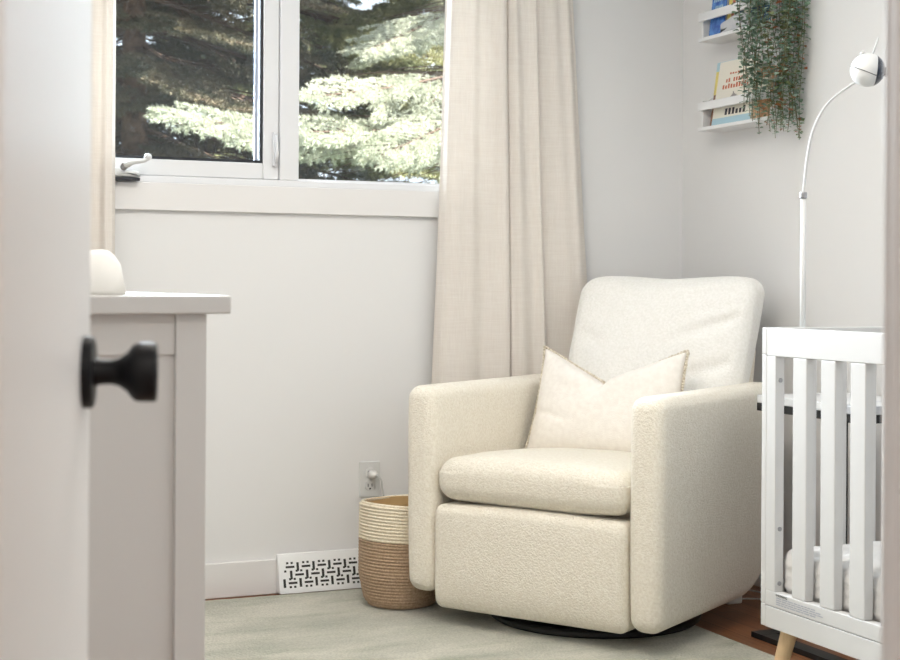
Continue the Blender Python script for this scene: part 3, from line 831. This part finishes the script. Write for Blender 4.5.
def book(y0, y1, z, h, lean, th, cover, label, xb, extra=None, tilt=0, group=None):
    # stands cover-forward on the shelf: bottom front edge at x=xb, leaning back toward the wall
    t = thing('picture_book', label, 'book', (xb,(y0+y1)/2,z), group=group)
    W = y1-y0
    h2 = bpy.data.objects.new('cover', None)
    b = MB()
    b.box(0,-W/2,0, .002,W/2,h); b.box(th-.002,-W/2,0, th,W/2,h); b.box(.002,W/2-.002,0, th-.002,W/2,h)
    cov = b.build('cover', cover, t)
    b = MB(); b.box(.0021,-W/2+.003,.003, th-.0021,W/2-.0025,h-.003); b.build('pages', M['paper'], t)
    if extra:
        for (nm, m, rects) in extra:
            b = MB()
            for (a0,a1,z0,z1) in rects:  # fractions; a from left edge in the photo (far end, +y) to near end
                b.box(-.0006, W/2-a1*W, z0*h, .0001, W/2-a0*W, z1*h)
            b.build(nm, m, cov)
    t.rotation_euler = (tilt, lean, 0)
    return t
def glyphs(a0,a1,z0,z1,n):
    r = []; w = (a1-a0)/n
    for i in range(n):
        if random.random() < .12: continue
        zz = z1-(z1-z0)*random.choice((0,0,.15,.3)); r.append((a0+i*w+w*.12, a0+i*w+w*.72, z0, zz))
    return r
zl = 1.5435; zu = 1.8505
rn = random.Random(3)
blob = []
for i in range(14):
    k = i/13; hw = .30*math.sin(PI*min(1,k*1.0+.05))**.6
    blob.append((.48-hw*.9, .48+hw, .30+.20*k-.0, .30+.20*k+.016))
bl2 = [(.28+.02*i, .80-.035*i, .30+.018*i, .319+.018*i) for i in range(11)]
dots = [(a,a+.05,.94-abs(a-.5)*.08,.965-abs(a-.5)*.08) for a in (.12,.34,.56,.78)]
book(4.20,4.350,zl,.225,.14,.010,M['bookbrown'],'dark brown and yellow picture book at the far end of the lowest shelf',2.852,
     [('cover_patch',M['bookyellow'],[(.0,.30,.50,.86)]),('cover_band',M['bookpale'],[(0,1,.86,1.0)])], group='books on the lowest shelf')
book(4.092,4.318,zl,.222,.16,.008,M['bookcream'],'cream picture book with rust lettering and a grey animal shape',2.838,
     [('lettering',M['inkred'],glyphs(.22,.80,.66,.72,9)+glyphs(.15,.85,.56,.635,10)+glyphs(.3,.7,.78,.81,6)),('animal_shape',M['inkgrey'],bl2),
      ('title',M['ink'],glyphs(.12,.86,.145,.245,8)),('cover_band',M['bookpale'],[(0,1,0,.11)])], group='books on the lowest shelf')
book(3.99,4.085,zl,.17,.12,.012,M['bookorange'],'russet brown picture book at the near end of the lowest shelf',2.842,
     [('cover_patch',M['bookcream'],[(.12,.88,.55,.80)])], group='books on the lowest shelf')
book(4.255,4.345,zu,.20,.12,.010,M['bookblue'],'deep blue picture book at the far end of the shelf above',2.842,
     [('lettering',M['bookpale'],glyphs(.12,.88,.60,.70,6)+glyphs(.15,.8,.46,.53,6))], group='books on the upper shelf')
book(4.12,4.25,zu,.205,.14,.009,M['bookcream'],'many-coloured striped picture book beside the deep blue one',2.846,
     [('stripe',M['bookyellow'],[(.0,.16,.1,.98)]),('stripe',M['inkred'],[(.18,.30,.2,.9)]),('stripe',M['booknavy'],[(.55,.72,.1,.98)]),('stripe',M['bookpale'],[(.34,.48,.35,.8)])], group='books on the upper shelf')
book(3.99,4.115,zu,.19,.13,.010,M['booknavy'],'navy picture book behind the trailing leaves on the upper shelf',2.848,
     [('cover_patch',M['bookpale'],[(.15,.75,.5,.85)])], group='books on the upper shelf')
b = MB()
def cf(p):
    q = Vector(p); q.z += .006*noise.noise(Vector((p.x*30,p.y*20,2))); q.z -= .018*abs((p.y-4.16)/.1)**2*(1 if p.z > 1.87 else 0); return q
rbox(b, (2.8325,4.075,zu+.002),(2.8445,4.262,zu+.052), .0058, (3,14,6), 4, cf)
tag(b.build('folded_cloth', M['felt'], smooth=True), 'soft grey folded cloth tucked behind the rail of the upper shelf', 'cloth')

# ------------------------------------------------------------------ trailing plants
def vine_mesh(bs, bl, start, ztip, sway, lsize, mi_list, dens=.014, seed=0):
    r = random.Random(seed); p = Vector(start); pts = [p.copy()]; n = int((start[2]-ztip)/.02)
    ax = r.uniform(0,6.28); 
    for i in range(n):
        k = i/n
        p = p + Vector((math.sin(ax+i*.22)*.0022*sway, math.cos(ax*1.7+i*.19)*.0030*sway, -.02))
        p.x = min(p.x, XR-.02)
        pts.append(p.copy())
    bs.tube(pts, .0011, 5)
    d = 0; i = 0; ang = r.uniform(0,6)
    while True:
        d += dens*r.uniform(.8,1.2); idx = d/.02
        if idx >= n: break
        a = pts[int(idx)]; q = a.lerp(pts[int(idx)+1], idx-int(idx)); ang += PI/2+r.uniform(-.5,.5)
        taper = min(1,(n-idx)/5+.45)
        for s in (0,PI):
            aa = ang+s+r.uniform(-.35,.35); ls = lsize*r.uniform(.7,1.25)*taper
            dr = Vector((math.cos(aa),math.sin(aa),r.uniform(-.5,.35))).normalized()
            sd = dr.cross(Vector((r.uniform(-.4,.4),r.uniform(-.4,.4),1))).normalized(); up = sd.cross(dr)
            vs = []; 
            for (f,wd,h) in ((.12,0,0),(.35,.30,.06),(.65,.40,.07),(.9,.22,.0),(1.0,0,-.05)):
                if wd == 0: vs.append(q+dr*ls*f+up*ls*h)
                else: vs += [q+dr*ls*f+sd*ls*wd+up*ls*(h+.08), q+dr*ls*f+up*ls*(h-.02), q+dr*ls*f-sd*ls*wd+up*ls*(h+.08)]
            for v in vs: v.x = min(v.x, XR-.004)
            bl.cur = r.choice(mi_list)
            bl.add(vs, [(0,2,1),(0,3,2),(1,2,5,4),(2,3,6,5),(4,5,8,7),(5,6,9,8),(7,8,10),(8,9,10)])
def hanging_plant(name, label, pot_at, strands, mats, mi, lsize, seed):
    t = thing(name, label, 'plant', (pot_at[0],pot_at[1],pot_at[2]), group=None)
    O = Vector(pot_at)
    b = MB(); b.lathe([(0,.0),(.030,.0),(.038,.075),(.040,.080),(.036,.080),(.033,.070),(0,.068)], 28, cap=False); b.build('pot', M['pot'], t, smooth=False)
    r = random.Random(seed)
    for i,(x,y,zt) in enumerate(strands):
        bs = MB(); bl = MB()
        st = Vector((x,y,pot_at[2]+.07))-O
        vine_mesh(bs, bl, st, zt-O.z, 1.0, lsize, mi, .0155, seed*100+i)
        bs.tube(smooth_path([(0,0,.07),tuple(Vector((st.x*.5,st.y*.5,.10))),tuple(st)],4), .0012, 5)
        o = bs.build('vine', M['stem'], t)
        # leaf coordinates were computed in the plant's own frame
        bl.build('leaves', mats, o, smooth=True)
# frames: XR clamp is in world x, so keep strands clear of the wall instead
_XR = XR
def left_strands():
    r = random.Random(5); out = []
    for i in range(11):
        out.append((2.790+r.uniform(-.012,.012), 3.972+i*.0092+r.uniform(-.004,.004), (1.56,1.50,1.58,1.515,1.48,1.60,1.53,1.575,1.62,1.55,1.66)[i]))
    return out
def right_strands():
    r = random.Random(9); out = []
    for i in range(24):
        out.append((2.800+.0042*i+r.uniform(-.004,.004), 3.925+r.uniform(-.035,.022), r.choice((1.46,1.475,1.50,1.52,1.56,1.49,1.60,1.66))))
    return out
XR = 99
hanging_plant('trailing_plant', 'trailing leafy plant draping over the front rails of the wall shelves', (2.872,4.05,2.1585), left_strands(),
              [M['leaf'],M['leafpale']], [0,0,1,1], .022, 3)
hanging_plant('trailing_plant', 'dense trailing plant hanging past the ends of the wall shelves, with russet leaves', (2.872,3.998+.018,2.1585), [s for s in right_strands() if s[0] < 2.893],
              [M['leaf'],M['leafpale'],M['leafolive'],M['leafred']], [0,0,1,1,1,1,1,2,2,2,3], .021, 4)
XR = _XR

# ------------------------------------------------------------------ spruces outside the window
def make_branch(seed, L, nn=26, nlen=.021, hw=.0021, bare0=.40):
    """one bough along +X, drooping, with side twigs clothed in needles; returns mesh"""
    r = np.random.RandomState(seed); V = []; F = []
    segs = []     # twig segments clothed in needles: (p0, dir, len, nlen)
    wood = MB(); wood.cur = 1
    n = 14
    def spine(k): return Vector((L*k, .06*L*math.sin(k*2.2+seed), -.16*L*k*k + .10*L*max(0,k-.6)**1.5*2))
    pts = [spine(i/n) for i in range(n+1)]
    wood.tube(pts, [.020*(1-.8*i/n) for i in range(n+1)], 5)
    k = .16
    while k < 1.0:
        p = spine(k)
        for sd in (-1,1):
            ln = L*(.36*(1-k)**.75+.07)*r.uniform(.75,1.15)
            ang = math.radians(r.uniform(42,62))*sd
            d = Vector((math.cos(ang), math.sin(ang), r.uniform(-.18,.10))).normalized()
            m = max(2,int(ln/.055)); q = p.copy(); path = [q.copy()]
            for j in range(m):
                d = (d+Vector((.04,0,-.03+r.uniform(-.03,.03)))).normalized()
                q2 = q+d*ln/m
                bare = (k < .40 and j < m*.5) or k < bare0-.2
                if not bare: segs.append((q.copy(), d.copy(), ln/m*1.1))
                # tertiary
                if not bare and j < m-1:
                    for s3 in (-1,1):
                        a3 = math.radians(r.uniform(40,60))*s3; c,s_ = math.cos(a3), math.sin(a3)
                        d3 = Vector((d.x*c-d.y*s_, d.x*s_+d.y*c, d.z+r.uniform(-.25,.12))).normalized()
                        l3 = min(.13, (ln*(1-j/m))*.45)*r.uniform(.7,1.2)
                        if l3 > .03:
                            for h in range(max(1,int(l3/.05))): segs.append((q2+d3*h*.05, d3, .055))
                q = q2; path.append(q.copy())
            wood.tube(path, [.006*(1-.7*i/m) for i in range(m+1)], 3, cap=False)
        k += .045*1.6/L**.5*.8
    for i in range(3): segs.append((spine(1-.03*i), (spine(1)-spine(.95)).normalized(), .06))
    # needles by numpy
    P = np.array([s[0] for s in segs]); D = np.array([s[1] for s in segs]); LL = np.array([s[2] for s in segs])
    S_ = len(segs)
    tt = r.rand(S_,nn)*LL[:,None]; base = P[:,None,:]+D[:,None,:]*tt[:,:,None]
    rv = r.normal(size=(S_,nn,3)); rv -= (rv*D[:,None,:]).sum(-1,keepdims=True)*D[:,None,:]; rv /= np.linalg.norm(rv,axis=-1,keepdims=True)
    nd = rv*.8+D[:,None,:]*.65; nd /= np.linalg.norm(nd,axis=-1,keepdims=True)
    wv = np.cross(nd, r.normal(size=(S_,nn,3))); wv /= np.linalg.norm(wv,axis=-1,keepdims=True)
    nl = r.uniform(.75,1.25,(S_,nn,1))*nlen
    a = base-wv*hw; c = base+wv*hw; e = base+nd*nl
    tri = np.stack([a,c,e],2).reshape(-1,3)
    nv0 = len(wood.v); nt_ = S_*nn
    me = bpy.data.meshes.new('bough')
    verts = np.vstack([np.array(wood.v), tri])
    faces = wood.f + [tuple(nv0+3*i+j for j in range(3)) for i in range(nt_)]
    me.from_pydata(verts.tolist(), [], faces)
    mi = np.zeros(len(faces), dtype=np.int32); mi[:len(wood.f)] = 1
    return me, mi
def branch_set(mats, seeds, **kw):
    out = []
    for (sd,L) in seeds:
        me, mi = make_branch(sd, L, **kw); 
        for m in mats: me.materials.append(m)
        me.polygons.foreach_set('material_index', mi); out.append((me,L))
    return out
def spruce(x, y, label, boughs, zbase=-.5, height=8.0, z0=.4, z1=5.2, n=70, extra=(), seed=1, mesh_scale=1.0, spread=(1.5,.9)):
    t = thing('spruce_tree', label, 'tree', (x,y,zbase), group=None)
    b = MB(); b.tube([(0,0,0),(.02,.01,height*.3),(0,.02,height*.65),(0,0,height)], [.13,.09,.05,.01], 12); b.build('trunk', M['bark'], t, smooth=True)
    r = random.Random(seed); az = r.uniform(0,6.28)
    for i in range(n):
        k = i/n; z = z0+(z1-z0)*k; az += 2.399+r.uniform(-.35,.35)
        me,L = r.choice(boughs)
        o = bpy.data.objects.new('branch', me); COL.objects.link(o); o.parent = t
        want = (spread[0]*(1-k)+spread[1]*k)*r.uniform(.8,1.15)
        sc = want/L; o.scale = (sc,sc,sc*r.uniform(.9,1.2)); o.location = (0,0,z-zbase)
        o.rotation_euler = (r.uniform(-.3,.3), r.uniform(-.05,.28), az)
    for (px,py,pz,a,dn,ln,me_i) in extra:
        me,L = boughs[me_i%len(boughs)]
        o = bpy.data.objects.new('branch', me); COL.objects.link(o); o.parent = t
        sc = ln/L; o.scale = (sc,sc*.44,sc*.9); o.location = (px-x,py-y,pz-zbase); o.rotation_euler = (-.42,dn,a)
    return t
BG = branch_set([M['needle'],M['twig']], [(1,1.6),(2,1.4),(3,1.8)], nn=22, nlen=.034, hw=.0042)
BB = branch_set([M['needlelit'],M['twig']], [(11,2.4),(12,1.9)], bare0=.66, nn=44, nlen=.022, hw=.0028)
BD = branch_set([M['needleshade'],M['twig']], [(21,1.6),(22,1.5)], nn=26, nlen=.030, hw=.0036)
def toward(p0, tip, me_i=0):      # a long bough from a point on the trunk to a tip
    d = Vector(tip)-Vector(p0); return (p0[0],p0[1],p0[2], math.atan2(d.y,d.x), -math.atan2(d.z,math.hypot(d.x,d.y))-.09, d.length, me_i)
TB = (4.45,8.9)
EXTRA_B = [toward((TB[0],TB[1],z), tip, me_i) for z,tip,me_i in (
    (1.60,(1.74,7.35,1.86),0), (2.40,(2.42,7.35,1.99),1), (2.02,(2.30,7.20,1.79),1),
    (2.20,(2.70,6.95,1.66),0), (1.85,(3.05,6.85,1.46),1))]
spruce(2.0, 10.0, 'spruce with needles coloured dark for shade, standing behind the crank side of the window', BD, seed=4, n=96, z0=.6, z1=4.6, spread=(2.0,1.5))
spruce(TB[0], TB[1], 'blue spruce with boughs coloured pale for sunlight outside the fixed window pane', BB, extra=EXTRA_B, seed=8, n=40, z0=2.7, z1=4.8, spread=(1.7,.9))
spruce(3.6, 12.4, 'tall green spruce farther away between the two nearer spruces', BG, seed=12, n=96, z0=.6, z1=5.5, spread=(2.2,1.7))
spruce(6.2, 12.6, 'olive green spruce far off toward the curtain side of the view', BG, seed=23, n=96, z0=.6, z1=5.0, spread=(2.0,1.5))
spruce(.3, 12.4, 'spruce with shade-dark needle colour set back farthest along the window view', BD, seed=15, n=96, z0=.6, z1=5.5, spread=(2.2,1.7))
b = MB(); b.box(-20,YB+.3,-.62, 30,40,-.5); struct('ground', b, M['lawn'])

# ------------------------------------------------------------------ light
Wd = bpy.data.worlds.new('World'); S.world = Wd; Wd.use_nodes = True
nt = Wd.node_tree; bg = nt.nodes['Background']; bg.inputs['Color'].default_value = (.82,.89,1,1); bg.inputs['Strength'].default_value = 1.7
def lamp(name, kind, loc, energy, color, size=None, sizey=None, target=None):
    l = bpy.data.lights.new(name, kind); l.energy = energy; l.color = color
    if kind == 'AREA':
        l.size = size
        if sizey: l.shape = 'RECTANGLE'; l.size_y = sizey
    o = bpy.data.objects.new(name, l); COL.objects.link(o); o.location = loc
    if target is not None: o.rotation_euler = (Vector(target)-Vector(loc)).to_track_quat('-Z','Y').to_euler()
    return o
sun = lamp('sun', 'SUN', (0,0,6), 30.0, (1,.96,.88)); sun.data.angle = .01
sun.rotation_euler = Vector((-.50,.30,-1.0)).to_track_quat('-Z','Y').to_euler()
sk = lamp('window_sky_fill', 'AREA', (1.30,YB+.42,(WZ0+WZ1)/2+.05), 200, (.80,.90,1), 1.15, .80, target=(2.9,3.1,1.25))  # added area lamp outside the glass, boosts sky light toward the right wall
lamp('ceiling_fill', 'AREA', (1.10,2.75,2.40), 31, (1,.935,.85), 1.0, 1.0, target=(1.25,2.75,0))  # unseen fill lamp below the ceiling, added to brighten and warm the room
lamp('hall_fill', 'AREA', (.38,-.55,2.38), 28, (1,.95,.88), .9, .9, target=(.38,-.55,0))  # unseen fill lamp added in the hall to lighten door and jamb

# ------------------------------------------------------------------ camera
psi = math.radians(23.4); rho = .006
Fw = Vector((math.sin(psi),math.cos(psi),0)); Rt = Vector((math.cos(psi),-math.sin(psi),0)); Zu = Vector((0,0,1))
R2 = Rt*math.cos(rho)+Zu*math.sin(rho); U2 = Zu*math.cos(rho)-Rt*math.sin(rho)
cam = bpy.data.cameras.new('camera'); co = bpy.data.objects.new('camera', cam); COL.objects.link(co)
mw = Matrix((R2,U2,-Fw)).transposed().to_4x4(); mw.translation = Vector((0,0,1.0)); co.matrix_world = mw
cam.sensor_width = 36; cam.lens = 1490/900*36; cam.shift_y = -46/900; cam.clip_start = .02; cam.clip_end = 200
cam.dof.use_dof = True; cam.dof.focus_distance = 4.1; cam.dof.aperture_fstop = 8
S.camera = co
S.view_settings.view_transform = 'Standard'; S.view_settings.look = 'None'; S.view_settings.exposure = 0.10
S.cycles.use_denoising = True
S.cycles.max_bounces = 8; S.cycles.diffuse_bounces = 5; S.cycles.transparent_max_bounces = 12
S.cycles.sample_clamp_indirect = 6
